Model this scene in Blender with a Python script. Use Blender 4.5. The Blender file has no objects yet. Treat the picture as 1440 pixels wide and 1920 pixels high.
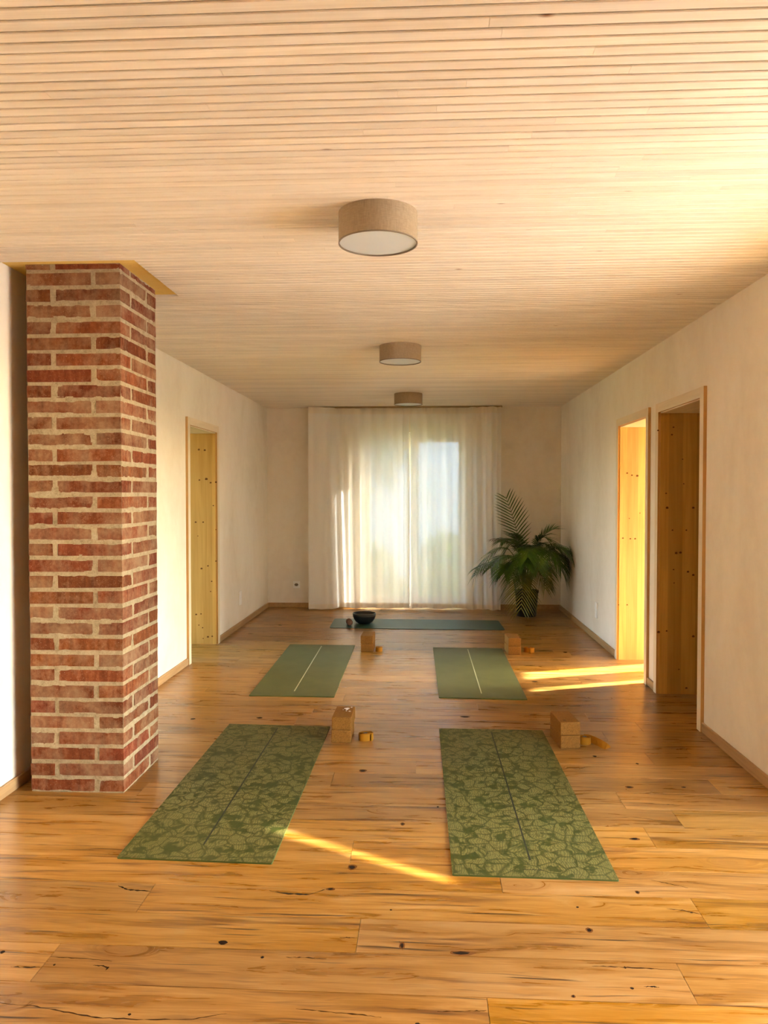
import bpy, math, random
from mathutils import Vector, noise, Matrix
random.seed(7)
sc = bpy.context.scene
col = sc.collection
PI = math.pi

# ------------------------------------------------------------------ camera
F_PX, CAM_H = 1435.0, 1.415
YAW, PITCH = math.atan(77 / F_PX), math.atan(34 / F_PX)
cam_d = bpy.data.cameras.new('camera'); cam = bpy.data.objects.new('camera', cam_d); col.objects.link(cam)
cam_d.sensor_fit = 'HORIZONTAL'; cam_d.sensor_width = 36.0; cam_d.lens = 36.0 * F_PX / 1440.0
cam_d.clip_start = 0.05; cam_d.clip_end = 300
cam.location = (0, 0, CAM_H); cam.rotation_euler = (PI / 2 - PITCH, 0, YAW)
sc.camera = cam

# ------------------------------------------------------------------ sky, sun, exposure
SUN_DIR = Vector((1.0, 0.35, 0.60)).normalized()          # towards the sun
SUN_STRENGTH, SKY_STRENGTH, EXPOSURE = 16.0, 1.3, 2.38
world = bpy.data.worlds.new('world'); sc.world = world; world.use_nodes = True
wn = world.node_tree.nodes; wl = world.node_tree.links
sky = wn.new('ShaderNodeTexSky'); sky.sky_type = 'NISHITA'; sky.sun_disc = False
sky.sun_elevation = math.asin(SUN_DIR.z); sky.sun_rotation = math.atan2(SUN_DIR.x, SUN_DIR.y)
sky.air_density = 1.0; sky.dust_density = 2.0; sky.ozone_density = 1.0
wl.new(sky.outputs[0], wn['Background'].inputs[0]); wn['Background'].inputs[1].default_value = SKY_STRENGTH
sun_d = bpy.data.lights.new('sun', 'SUN'); sun = bpy.data.objects.new('sun', sun_d); col.objects.link(sun)
sun_d.energy = SUN_STRENGTH; sun_d.color = (1.0, 0.97, 0.92); sun_d.angle = math.radians(0.7)
sun.rotation_euler = SUN_DIR.to_track_quat('Z', 'Y').to_euler()
sc.view_settings.view_transform = 'Standard'; sc.view_settings.look = 'None'
sc.view_settings.exposure = EXPOSURE; sc.view_settings.gamma = 1.0; sc.view_settings.use_curve_mapping = False
sc.cycles.use_denoising = True; sc.cycles.use_adaptive_sampling = False
sc.cycles.max_bounces = 14; sc.cycles.diffuse_bounces = 8; sc.cycles.glossy_bounces = 4
sc.cycles.transmission_bounces = 8; sc.cycles.transparent_max_bounces = 16
sc.cycles.caustics_reflective = False; sc.cycles.caustics_refractive = False
sc.cycles.sample_clamp_indirect = 12.0

# ------------------------------------------------------------------ pixel helpers (1440 x 1920 frame)
_ca, _sa, _cb, _sb = math.cos(YAW), math.sin(YAW), math.cos(PITCH), math.sin(PITCH)
_R = Vector((_ca, _sa, 0)); _F = Vector((-_sa * _cb, _ca * _cb, -_sb)); _U = _R.cross(_F)
_C = Vector((0, 0, CAM_H))
def ray(u, v): return _F + _R * ((u - 720) / F_PX) + _U * ((960 - v) / F_PX)
def on_floor(u, v, z=0.0): d = ray(u, v); return _C + d * ((z - CAM_H) / d.z)
def at_depth(u, v, y): d = ray(u, v); return _C + d * (y / d.y)

# ------------------------------------------------------------------ room measures
XL, XR, YB, HC, TW = -1.965, 1.655, 9.45, 2.48, 0.34
YF = -2.6

# ------------------------------------------------------------------ node helpers
class Nt:
    def __init__(s, name):
        s.m = bpy.data.materials.new(name); s.m.use_nodes = True
        s.n = s.m.node_tree.nodes; s.l = s.m.node_tree.links
        s.n.clear(); s.out = s.n.new('ShaderNodeOutputMaterial')
    def add(s, t, ins=None, **kw):
        n = s.n.new(t)
        for k, v in kw.items(): setattr(n, k, v)
        for k, v in (ins or {}).items():
            i = n.inputs[k]
            if isinstance(v, bpy.types.NodeSocket): s.l.new(v, i)
            else: i.default_value = v
        return n
    def math(s, op, a, b=0.0, c=None, clamp=False):
        d = {0: a, 1: b}
        if c is not None: d[2] = c
        return s.add('ShaderNodeMath', d, operation=op, use_clamp=clamp).outputs[0]
    def vmul(s, v, t): return s.add('ShaderNodeVectorMath', {0: v, 1: t}, operation='MULTIPLY').outputs[0]
    def vadd(s, v, t): return s.add('ShaderNodeVectorMath', {0: v, 1: t}, operation='ADD').outputs[0]
    def noise(s, vec, scale, detail=3.0, rough=0.55, dist=0.0):
        return s.add('ShaderNodeTexNoise', {'Vector': vec, 'Scale': scale, 'Detail': detail, 'Roughness': rough, 'Distortion': dist}).outputs[0]
    def ramp(s, fac, stops, interp='LINEAR'):
        r = s.add('ShaderNodeValToRGB', {0: fac}); cr = r.color_ramp; cr.interpolation = interp
        while len(cr.elements) < len(stops): cr.elements.new(0.5)
        for e, (p, c) in zip(cr.elements, stops):
            e.position = p; e.color = (c[0], c[1], c[2], 1) if isinstance(c, (tuple, list)) else (c, c, c, 1)
        return r.outputs[0]
    def mix(s, fac, a, b, mode='MIX'):
        n = s.add('ShaderNodeMix', {}, data_type='RGBA', blend_type=mode)
        for i, v in ((0, fac), (6, a), (7, b)):
            if isinstance(v, bpy.types.NodeSocket): s.l.new(v, n.inputs[i])
            else: n.inputs[i].default_value = v if i == 0 else (v[0], v[1], v[2], 1)
        return n.outputs[2]
    def pos(s): return s.add('ShaderNodeNewGeometry').outputs['Position']
    def obj(s): return s.add('ShaderNodeTexCoord').outputs['Object']
    def rnd(s): return s.add('ShaderNodeObjectInfo').outputs['Random']
    def rndvec(s, k=37.0):
        r = s.rnd()
        return s.add('ShaderNodeCombineXYZ', {0: s.math('MULTIPLY', r, k), 1: s.math('MULTIPLY', r, k * 2.3), 2: s.math('MULTIPLY', r, k * 1.7)}).outputs[0]
    def bsdf(s, color, rough=0.6, spec=0.5, height=None, bump=0.2, dist=0.002, **extra):
        b = s.add('ShaderNodeBsdfPrincipled')
        for k, v in (('Base Color', color), ('Roughness', rough), ('Specular IOR Level', spec), *extra.items()):
            if isinstance(v, bpy.types.NodeSocket): s.l.new(v, b.inputs[k])
            elif k == 'Base Color': b.inputs[k].default_value = (v[0], v[1], v[2], 1)
            else: b.inputs[k].default_value = v
        if height is not None:
            bp = s.add('ShaderNodeBump', {'Strength': bump, 'Distance': dist, 'Height': height})
            s.l.new(bp.outputs[0], b.inputs['Normal'])
        s.l.new(b.outputs[0], s.out.inputs[0]); s.b = b
        return s.m

def plain(name, color, rough=0.6, spec=0.5, **kw):
    t = Nt(name); return t.bsdf(color, rough, spec, **kw)

# ------------------------------------------------------------------ materials
def wood_coords(t, stretch, k=37.0):
    return t.vmul(t.vadd(t.pos(), t.rndvec(k)), stretch)

def mat_oak():
    t = Nt('oak_plank')
    p = t.vadd(t.pos(), t.rndvec(53.0))
    # knots: stretched cells, only some carry a knot
    warp = t.add('ShaderNodeTexNoise', {'Vector': p, 'Scale': 3.0, 'Detail': 2.0}).outputs['Color']
    pw = t.vadd(p, t.vmul(warp, (0.10, 0.035, 0.0)))
    kv = t.add('ShaderNodeTexVoronoi', {'Vector': t.vmul(pw, (1.0, 2.4, 0.0)), 'Scale': 2.3}, feature='F1')
    keep = t.math('GREATER_THAN', t.add('ShaderNodeSeparateColor', {0: kv.outputs['Color']}).outputs[0], 0.62)
    kd = kv.outputs['Distance']
    ring = t.math('MULTIPLY', t.ramp(kd, [(0.0, 1.0), (0.30, 0.0)]), keep)
    core = t.math('MULTIPLY', t.ramp(kd, [(0.012, 1.0), (0.05, 0.0)]), keep)
    # grain
    gp = t.vmul(t.vadd(pw, t.vmul(t.add('ShaderNodeCombineXYZ', {0: ring, 1: ring, 2: 0.0}).outputs[0], (0.0, 0.12, 0.0))), (0.9, 9.0, 1.0))
    g1 = t.noise(gp, 2.6, 4.0, 0.6, 0.8)
    g2 = t.noise(t.vmul(p, (3.0, 90.0, 1.0)), 2.2, 3.0, 0.6)
    g3 = t.noise(t.vmul(p, (0.5, 1.6, 1.0)), 2.0, 2.0)
    v = t.math('ADD', t.math('MULTIPLY', g1, 0.60), t.math('ADD', t.math('MULTIPLY', g2, 0.22), t.math('MULTIPLY', g3, 0.28)))
    c = t.ramp(v, [(0.36, (0.150, 0.062, 0.008)), (0.50, (0.285, 0.130, 0.019)), (0.60, (0.375, 0.195, 0.048)), (0.74, (0.44, 0.262, 0.098))])
    # mineral streaks and fine cracks along the grain
    sk = t.noise(t.vmul(pw, (1.1, 15.0, 1.0)), 1.9, 3.0, 0.6, 0.5)
    c = t.mix(t.ramp(sk, [(0.55, 0.0), (0.70, 0.85)]), c, (0.13, 0.050, 0.012))
    ck = t.noise(t.vmul(pw, (1.3, 42.0, 1.0)), 1.7, 2.0, 0.5, 0.3)
    c = t.mix(t.ramp(ck, [(0.64, 0.0), (0.72, 0.9)]), c, (0.045, 0.018, 0.006))
    c = t.mix(t.math('MULTIPLY', ring, 0.45), c, (0.20, 0.085, 0.02))
    c = t.mix(core, c, (0.025, 0.012, 0.006))
    r = t.rnd()
    hs = t.add('ShaderNodeHueSaturation', {'Hue': t.math('ADD', 0.4965, t.math('MULTIPLY', t.math('FRACT', t.math('MULTIPLY', r, 7.3)), 0.003)),
        'Saturation': t.math('ADD', 0.97, t.math('MULTIPLY', t.math('FRACT', t.math('MULTIPLY', r, 3.7)), 0.07)),
        'Value': t.math('ADD', 0.84, t.math('MULTIPLY', r, 0.34)), 'Color': c})
    h = t.math('SUBTRACT', t.math('MULTIPLY', g2, 0.5), t.math('MULTIPLY', core, 1.0))
    return t.bsdf(hs.outputs[0], t.math('ADD', 0.22, t.math('MULTIPLY', g1, 0.14)), 0.42, h, 0.18, 0.0012)

def mat_pale_wood(name, lo, hi, axis='x', knots=True, rough=0.6, keepv=0.80, vary=0.16, lam=0.0):
    t = Nt(name)
    p = t.vadd(t.pos(), t.rndvec(41.0))
    st = {'x': ((0.8, 16.0, 16.0), (2.0, 120.0, 120.0), (1.0, 3.0, 3.0)), 'z': ((9.0, 9.0, 0.55), (70.0, 70.0, 1.6), (2.4, 2.4, 1.0)), 'y': ((12.0, 0.7, 12.0), (90.0, 2.0, 90.0), (3.0, 1.0, 3.0))}[axis]
    g1 = t.noise(t.vmul(p, st[0]), 2.0, 3.0, 0.55, 0.7)
    g2 = t.noise(t.vmul(p, st[1]), 1.5, 2.0)
    v = t.math('ADD', t.math('MULTIPLY', g1, 0.7), t.math('MULTIPLY', g2, 0.3))
    c = t.ramp(v, [(0.34, lo), (0.66, hi)])
    if lam:
        px = t.add('ShaderNodeSeparateXYZ', {0: t.pos()}).outputs[0]
        cell = t.math('FLOOR', t.math('MULTIPLY', px, 1.0 / lam))
        wn_ = t.add('ShaderNodeTexWhiteNoise', {'W': cell}, noise_dimensions='1D').outputs[0]
        c = t.add('ShaderNodeHueSaturation', {'Value': t.math('ADD', 0.86, t.math('MULTIPLY', wn_, 0.24)), 'Color': c}).outputs[0]
    if knots:
        kv = t.add('ShaderNodeTexVoronoi', {'Vector': t.vmul(p, st[2]), 'Scale': 4.0}, feature='F1')
        keep = t.math('GREATER_THAN', t.add('ShaderNodeSeparateColor', {0: kv.outputs['Color']}).outputs[0], keepv)
        c = t.mix(t.math('MULTIPLY', t.ramp(kv.outputs['Distance'], [(0.02, 0.85), (0.09, 0.0)]), keep), c, (0.22, 0.085, 0.022))
    r = t.rnd()
    c = t.add('ShaderNodeHueSaturation', {'Value': t.math('ADD', 1.0 - vary / 2, t.math('MULTIPLY', r, vary)), 'Saturation': t.math('ADD', 0.94, t.math('MULTIPLY', t.math('FRACT', t.math('MULTIPLY', r, 5.1)), 0.12)), 'Color': c}).outputs[0]
    return t.bsdf(c, rough, 0.35, g2, 0.08, 0.001)

def mat_plaster():
    t = Nt('lime_plaster')
    p = t.pos()
    n1 = t.noise(t.vmul(p, (1.4, 1.4, 0.7)), 1.6, 4.0, 0.6, 0.6)
    n2 = t.noise(p, 14.0, 4.0, 0.6)
    n3 = t.noise(p, 160.0, 2.0)
    v = t.math('ADD', t.math('MULTIPLY', n1, 0.75), t.math('MULTIPLY', n2, 0.25))
    c = t.ramp(v, [(0.32, (0.76, 0.685, 0.575)), (0.5, (0.82, 0.755, 0.65)), (0.68, (0.86, 0.80, 0.71))])
    return t.bsdf(c, 0.9, 0.2, t.math('ADD', n2, t.math('MULTIPLY', n3, 0.4)), 0.14, 0.003)

def mat_brick():
    t = Nt('old_brick')
    rv = t.rndvec(29.0); p = t.vadd(t.pos(), rv)
    n1 = t.noise(t.vmul(p, (22.0, 22.0, 3.0)), 1.6, 3.0, 0.6)      # vertical wiping streaks
    n2 = t.noise(p, 60.0, 4.0, 0.65)
    n3 = t.noise(p, 9.0, 3.0, 0.6)
    r = t.rnd()
    c = t.ramp(t.math('ADD', t.math('MULTIPLY', n1, 0.6), t.math('MULTIPLY', n2, 0.4)), [(0.34, (0.100, 0.022, 0.007)), (0.52, (0.165, 0.042, 0.015)), (0.68, (0.235, 0.080, 0.032))])
    c = t.add('ShaderNodeHueSaturation', {'Value': t.math('ADD', 0.80, t.math('MULTIPLY', r, 0.45)), 'Hue': t.math('ADD', 0.494, t.math('MULTIPLY', t.math('FRACT', t.math('MULTIPLY', r, 9.0)), 0.016)), 'Color': c}).outputs[0]
    # lime smear left from pointing
    thr = t.math('ADD', t.math('MULTIPLY', n3, 0.62), t.math('ADD', t.math('MULTIPLY', n2, 0.18), t.math('MULTIPLY', t.math('FRACT', t.math('MULTIPLY', r, 13.0)), 0.16)))
    c = t.mix(t.ramp(thr, [(0.42, 0.0), (0.64, 0.62)]), c, (0.34, 0.23, 0.13))
    specks = t.noise(p, 240.0, 2.0)
    c = t.mix(t.ramp(specks, [(0.66, 0.0), (0.72, 0.5)]), c, (0.48, 0.37, 0.26))
    return t.bsdf(c, 0.9, 0.2, t.math('ADD', n2, t.math('MULTIPLY', n1, 0.6)), 0.35, 0.003)

def mat_mortar():
    t = Nt('lime_mortar'); p = t.pos()
    n1 = t.noise(p, 25.0, 4.0, 0.65); n2 = t.noise(p, 150.0, 4.0, 0.7)
    c = t.ramp(t.math('ADD', t.math('MULTIPLY', n1, 0.5), t.math('MULTIPLY', n2, 0.5)), [(0.33, (0.23, 0.175, 0.10)), (0.5, (0.38, 0.305, 0.19)), (0.68, (0.48, 0.40, 0.275))])
    return t.bsdf(c, 0.95, 0.1, n2, 0.6, 0.004)

def mat_curtain(name, transp, transl, color=(0.90, 0.86, 0.78)):
    t = Nt(name)
    p = t.pos()
    weave = t.noise(t.vmul(p, (260.0, 40.0, 18.0)), 1.0, 2.0)
    c = t.mix(weave, (color[0] * 0.93, color[1] * 0.93, color[2] * 0.93), color)
    d = t.add('ShaderNodeBsdfDiffuse', {'Color': c})
    tl = t.add('ShaderNodeBsdfTranslucent', {'Color': c})
    tr = t.add('ShaderNodeBsdfTransparent', {'Color': (1, 1, 1, 1)})
    m1 = t.add('ShaderNodeMixShader', {0: transl, 1: d.outputs[0], 2: tl.outputs[0]})
    m2 = t.add('ShaderNodeMixShader', {0: transp, 1: m1.outputs[0], 2: tr.outputs[0]})
    t.l.new(m2.outputs[0], t.out.inputs[0]); return t.m

def mat_glass():
    t = Nt('window_glass')
    bf = t.add('ShaderNodeNewGeometry').outputs['Backfacing']
    fr = t.add('ShaderNodeFresnel', {'IOR': t.math('ADD', 1.45, t.math('MULTIPLY', bf, 1 / 1.45 - 1.45))})
    tr = t.add('ShaderNodeBsdfTransparent', {'Color': (0.95, 0.97, 0.96, 1)})
    gl = t.add('ShaderNodeBsdfGlossy', {'Roughness': 0.02})
    m = t.add('ShaderNodeMixShader', {0: fr.outputs[0], 1: tr.outputs[0], 2: gl.outputs[0]})
    t.l.new(m.outputs[0], t.out.inputs[0]); return t.m

def mat_floral_mat():
    t = Nt('floral_mat_foam'); p = t.vadd(t.obj(), t.rndvec(11.0))
    w = t.add('ShaderNodeTexNoise', {'Vector': p, 'Scale': 9.0, 'Detail': 2.0}).outputs['Color']
    pw = t.vadd(p, t.vmul(w, (0.07, 0.07, 0.0)))
    v1 = t.add('ShaderNodeTexVoronoi', {'Vector': t.vmul(pw, (1.0, 1.0, 0.0)), 'Scale': 14.0}, feature='DISTANCE_TO_EDGE').outputs['Distance']
    v2 = t.add('ShaderNodeTexVoronoi', {'Vector': t.vmul(pw, (1.0, 1.0, 0.0)), 'Scale': 26.0}, feature='DISTANCE_TO_EDGE').outputs['Distance']
    v3 = t.add('ShaderNodeTexVoronoi', {'Vector': t.vmul(pw, (1.0, 1.0, 0.0)), 'Scale': 11.0}, feature='F1')
    petals = t.ramp(v2, [(0.01, 0.45), (0.06, 1.0)])
    edge = t.ramp(v1, [(0.01, 0.15), (0.08, 1.0)])
    veins = t.add('ShaderNodeTexWave', {'Vector': t.vadd(pw, t.vmul(v3.outputs['Color'], (0.4, 0.4, 0.0))), 'Scale': 32.0, 'Distortion': 5.0, 'Detail': 1.0}).outputs[1]
    holes = t.ramp(t.noise(pw, 16.0, 2.0), [(0.38, 0.1), (0.46, 1.0)])
    m = t.math('MULTIPLY', t.math('MULTIPLY', petals, edge), holes)
    m = t.math('MULTIPLY', m, t.math('ADD', 0.52, t.math('MULTIPLY', veins, 0.48)))
    ribs = t.add('ShaderNodeTexWave', {'Vector': t.obj(), 'Scale': 62.0}, bands_direction='X').outputs[1]
    m = t.math('MULTIPLY', m, t.math('ADD', 0.72, t.math('MULTIPLY', ribs, 0.28)))
    c = t.mix(m, (0.034, 0.046, 0.001), (0.190, 0.160, 0.046))
    return t.bsdf(c, 0.62, 0.35, t.math('ADD', m, t.math('MULTIPLY', ribs, 0.5)), 0.25, 0.001)

def mat_plain_mat(name, c0, c1, rough=0.6):
    t = Nt(name); p = t.obj()
    n1 = t.noise(p, 5.0, 4.0, 0.6); n2 = t.noise(t.vmul(p, (1.0, 1.0, 0.0)), 190.0, 2.0)
    c = t.ramp(t.math('ADD', t.math('MULTIPLY', n1, 0.5), t.math('MULTIPLY', n2, 0.5)), [(0.35, c0), (0.65, c1)])
    return t.bsdf(c, rough, 0.45, n2, 0.3, 0.001)

def mat_cork():
    t = Nt('cork'); p = t.vadd(t.obj(), t.rndvec(9.0))
    v = t.add('ShaderNodeTexVoronoi', {'Vector': p, 'Scale': 420.0}, feature='F1').outputs['Color']
    f = t.add('ShaderNodeSeparateColor', {0: v}).outputs[0]
    n = t.noise(p, 70.0, 3.0, 0.7)
    c = t.ramp(t.math('ADD', t.math('MULTIPLY', f, 0.6), t.math('MULTIPLY', n, 0.4)), [(0.12, (0.13, 0.048, 0.006)), (0.4, (0.245, 0.102, 0.014)), (0.8, (0.31, 0.138, 0.023))])
    return t.bsdf(c, 0.8, 0.25, f, 0.2, 0.0008)

def mat_strap():
    t = Nt('mustard_webbing'); p = t.obj()
    w = t.add('ShaderNodeTexWave', {'Vector': t.vmul(p, (1.0, 1.0, 1.0)), 'Scale': 220.0}, bands_direction='Z').outputs[1]
    c = t.mix(w, (0.34, 0.135, 0.004), (0.46, 0.200, 0.010))
    return t.bsdf(c, 0.75, 0.2, w, 0.3, 0.0006)

def mat_leaf(name, c0, c1):
    t = Nt(name); n = t.noise(t.pos(), 9.0, 2.0)
    c = t.mix(t.ramp(n, [(0.35, 0.0), (0.65, 1.0)]), c0, c1)
    c = t.add('ShaderNodeHueSaturation', {'Value': t.math('ADD', 0.75, t.math('MULTIPLY', t.rnd(), 0.5)), 'Color': c}).outputs[0]
    b = t.add('ShaderNodeBsdfPrincipled', {'Base Color': c, 'Roughness': 0.38, 'Specular IOR Level': 0.5})
    tl = t.add('ShaderNodeBsdfTranslucent', {'Color': c})
    m = t.add('ShaderNodeMixShader', {0: 0.10, 1: b.outputs[0], 2: tl.outputs[0]})
    t.l.new(m.outputs[0], t.out.inputs[0]); return t.m

def mat_fabric_shade():
    t = Nt('taupe_lamp_linen'); p = t.obj()
    a = t.noise(t.vmul(p, (60.0, 60.0, 500.0)), 1.0, 2.0); b = t.noise(t.vmul(p, (450.0, 450.0, 30.0)), 1.0, 2.0)
    f = t.math('ADD', t.math('MULTIPLY', a, 0.5), t.math('MULTIPLY', b, 0.5))
    c = t.ramp(f, [(0.35, (0.30, 0.225, 0.14)), (0.65, (0.42, 0.325, 0.215))])
    return t.bsdf(c, 0.9, 0.15, f, 0.3, 0.001)

def mat_ground(name, c0, c1, scale):
    t = Nt(name); n = t.noise(t.pos(), scale, 5.0, 0.65)
    return t.bsdf(t.ramp(n, [(0.3, c0), (0.7, c1)]), 0.95, 0.1, n, 0.5, 0.02)

M = dict(
    oak=mat_oak(), plaster=mat_plaster(), brick=mat_brick(), mortar=mat_mortar(),
    slat=mat_pale_wood('spruce_slat', (0.69, 0.60, 0.475), (0.82, 0.74, 0.625), 'x', True, 0.55, 0.90, 0.12),
    jamb=mat_pale_wood('spruce_jamb', (0.52, 0.265, 0.042), (0.67, 0.375, 0.080), 'z', True, 0.5, 0.93, 0.06, 0.095),
    casing=mat_pale_wood('pale_casing', (0.68, 0.56, 0.38), (0.79, 0.67, 0.48), 'z', True, 0.55, 0.9, 0.08),
    casing_h=mat_pale_wood('pale_casing_head', (0.68, 0.56, 0.38), (0.79, 0.67, 0.48), 'y', True, 0.55, 0.9, 0.08),
    edge=mat_pale_wood('casing_edge', (0.50, 0.255, 0.06), (0.62, 0.35, 0.10), 'z', False, 0.55, 0.9, 0.06),
    skirting=mat_pale_wood('oak_skirting', (0.36, 0.21, 0.085), (0.50, 0.315, 0.14), 'y', False, 0.5, 0.9, 0.08),
    backing=mat_ground('ceiling_board', (0.74, 0.55, 0.20), (0.82, 0.63, 0.25), 6.0),
    yellow_board=mat_ground('yellow_board', (0.72, 0.50, 0.14), (0.80, 0.58, 0.18), 6.0),
    dark_knot=plain('dark_knot', (0.016, 0.008, 0.004), 0.9, 0.1),
    brown_knot=plain('brown_knot', (0.15, 0.058, 0.014), 0.8, 0.15),
    crack_brown=plain('crack_brown', (0.045, 0.018, 0.006), 0.9, 0.1),
    curtain=mat_curtain('sheer_linen', 0.065, 0.14, (0.90, 0.885, 0.85)), hem=mat_curtain('doubled_linen', 0.02, 0.15, (0.86, 0.80, 0.70)),
    glass=mat_glass(), white_frame=plain('window_frame_wood', (0.62, 0.53, 0.38), 0.5),
    white_plastic=plain('white_plastic', (0.90, 0.88, 0.84), 0.4), dark_hole=plain('socket_hole', (0.02, 0.02, 0.02), 0.5),
    floral=mat_floral_mat(), olive=mat_plain_mat('olive_mat_foam', (0.075, 0.080, 0.018), (0.115, 0.118, 0.034), 0.55),
    teal=mat_plain_mat('teal_mat_rubber', (0.020, 0.070, 0.050), (0.032, 0.098, 0.072), 0.42),
    mat_edge=plain('mat_dark_edge', (0.060, 0.085, 0.010), 0.7), line_dark=plain('mat_line_black', (0.018, 0.022, 0.008), 0.7),
    line_pale=plain('mat_line_pale', (0.44, 0.44, 0.27), 0.7),
    cork=mat_cork(), print_white=plain('white_print', (0.85, 0.80, 0.74), 0.7), strap=mat_strap(),
    metal=plain('buckle_metal', (0.10, 0.09, 0.09), 0.3, Metallic=0.9),
    bowl=plain('black_bowl_metal', (0.018, 0.020, 0.020), 0.38, 0.5), bowl_rim=plain('bowl_rim_worn', (0.16, 0.14, 0.12), 0.3),
    mallet=plain('mallet_leather', (0.17, 0.075, 0.045), 0.7), mallet_end=mat_ground('mallet_end', (0.20, 0.09, 0.06), (0.34, 0.19, 0.13), 60.0),
    pot=plain('black_pot', (0.012, 0.013, 0.013), 0.55), soil=mat_ground('soil', (0.02, 0.012, 0.007), (0.06, 0.035, 0.02), 60.0),
    leaf=mat_leaf('palm_leaf', (0.026, 0.080, 0.006), (0.070, 0.155, 0.010)), leaf_y=mat_leaf('palm_leaf_yellow', (0.125, 0.150, 0.010), (0.22, 0.21, 0.016)),
    leaf_b=mat_leaf('palm_leaf_dry', (0.13, 0.065, 0.018), (0.22, 0.12, 0.035)), stem=plain('palm_stem', (0.11, 0.12, 0.025), 0.6),
    shade=mat_fabric_shade(), diffuser=plain('lamp_diffuser', (0.55, 0.58, 0.58), 0.45), lamp_rim=plain('lamp_rim', (0.20, 0.15, 0.10), 0.6),
    rail=plain('curtain_rail', (0.30, 0.21, 0.10), 0.5),
    grass=mat_ground('grass', (0.07, 0.12, 0.025), (0.16, 0.22, 0.06), 30.0), terrace=mat_ground('terrace_slab', (0.58, 0.58, 0.57), (0.68, 0.68, 0.67), 8.0),
    render=mat_ground('outside_render', (0.46, 0.52, 0.60), (0.54, 0.60, 0.68), 5.0), roof=plain('roof_tile', (0.16, 0.09, 0.07), 0.8),
    shrub=mat_leaf('shrub_leaf', (0.06, 0.14, 0.02), (0.16, 0.26, 0.05)), bark=plain('bark', (0.10, 0.07, 0.045), 0.9),
)

# ------------------------------------------------------------------ mesh helpers
class MB:
    def __init__(s): s.v = []; s.f = []; s.mi = []
    def box(s, x0, x1, y0, y1, z0, z1, mi=0):
        b = len(s.v)
        s.v += [(x0, y0, z0), (x1, y0, z0), (x1, y1, z0), (x0, y1, z0), (x0, y0, z1), (x1, y0, z1), (x1, y1, z1), (x0, y1, z1)]
        for q in ((0, 3, 2, 1), (4, 5, 6, 7), (0, 1, 5, 4), (1, 2, 6, 5), (2, 3, 7, 6), (3, 0, 4, 7)):
            s.f.append(tuple(b + i for i in q)); s.mi.append(mi)
        return s
    def rings(s, rings, cap=True, mi=0):
        b = len(s.v); n = len(rings[0])
        for r in rings: s.v += [tuple(p) for p in r]
        for i in range(len(rings) - 1):
            for j in range(n):
                k = (j + 1) % n
                s.f.append((b + i * n + j, b + i * n + k, b + (i + 1) * n + k, b + (i + 1) * n + j)); s.mi.append(mi)
        if cap:
            s.f.append(tuple(b + j for j in reversed(range(n)))); s.mi.append(mi)
            s.f.append(tuple(b + (len(rings) - 1) * n + j for j in range(n))); s.mi.append(mi)
        return s
    def lathe(s, prof, n=32, c=(0, 0), cap=True, mi=0):
        return s.rings([[(c[0] + r * math.cos(2 * PI * j / n), c[1] + r * math.sin(2 * PI * j / n), z) for j in range(n)] for r, z in prof], cap, mi)
    def tube(s, pts, rad, n=6, cap=True, mi=0):
        pts = [Vector(p) for p in pts]; rs = []
        for i, p in enumerate(pts):
            t = (pts[min(i + 1, len(pts) - 1)] - pts[max(i - 1, 0)]).normalized()
            a = t.cross(Vector((0, 0, 1)))
            if a.length < 1e-3: a = t.cross(Vector((1, 0, 0)))
            a.normalize(); bb = t.cross(a)
            r = rad[i] if isinstance(rad, (list, tuple)) else rad
            rs.append([p + (a * math.cos(2 * PI * j / n) + bb * math.sin(2 * PI * j / n)) * r for j in range(n)])
        return s.rings(rs, cap, mi)
    def prism(s, poly, z0, z1, mi_top=0, mi_side=0):
        n = len(poly); b = len(s.v)
        s.v += [(x, y, z0) for x, y in poly] + [(x, y, z1) for x, y in poly]
        s.f.append(tuple(b + i for i in reversed(range(n)))); s.mi.append(mi_side)
        s.f.append(tuple(b + n + i for i in range(n))); s.mi.append(mi_top)
        for i in range(n):
            k = (i + 1) % n
            s.f.append((b + i, b + k, b + n + k, b + n + i)); s.mi.append(mi_side)
        return s
    def mesh(s, name, mats, smooth=False):
        me = bpy.data.meshes.new(name); me.from_pydata(s.v, [], s.f); 
        for m in (mats if isinstance(mats, (list, tuple)) else [mats]): me.materials.append(M[m])
        me.polygons.foreach_set('material_index', s.mi)
        if smooth: me.polygons.foreach_set('use_smooth', [True] * len(s.f))
        me.update(); return me
    def build(s, name, mats, parent=None, smooth=False, loc=None, rz=0.0):
        o = bpy.data.objects.new(name, s.mesh(name, mats, smooth)); col.objects.link(o)
        if loc: o.location = loc
        if rz: o.rotation_euler = (0, 0, rz)
        if parent: o.parent = parent
        return o

def link(name, me, parent=None, loc=(0, 0, 0), rot=(0, 0, 0)):
    o = bpy.data.objects.new(name, me); col.objects.link(o); o.location = loc; o.rotation_euler = rot
    if parent: o.parent = parent
    return o
def tag(o, label=None, cat=None, group=None, kind=None):
    if label: o['label'] = label
    if cat: o['category'] = cat
    if group: o['group'] = group
    if kind: o['kind'] = kind
    return o
def empty(name, loc=(0, 0, 0), rz=0.0):
    o = bpy.data.objects.new(name, None); col.objects.link(o); o.location = loc; o.rotation_euler = (0, 0, rz); o.empty_display_size = 0.1
    return o
def struct(o): o['kind'] = 'structure'; return o
def bevel(o, w, seg=2):
    m = o.modifiers.new('bevel', 'BEVEL'); m.width = w; m.segments = seg; m.limit_method = 'ANGLE'; return o

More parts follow.
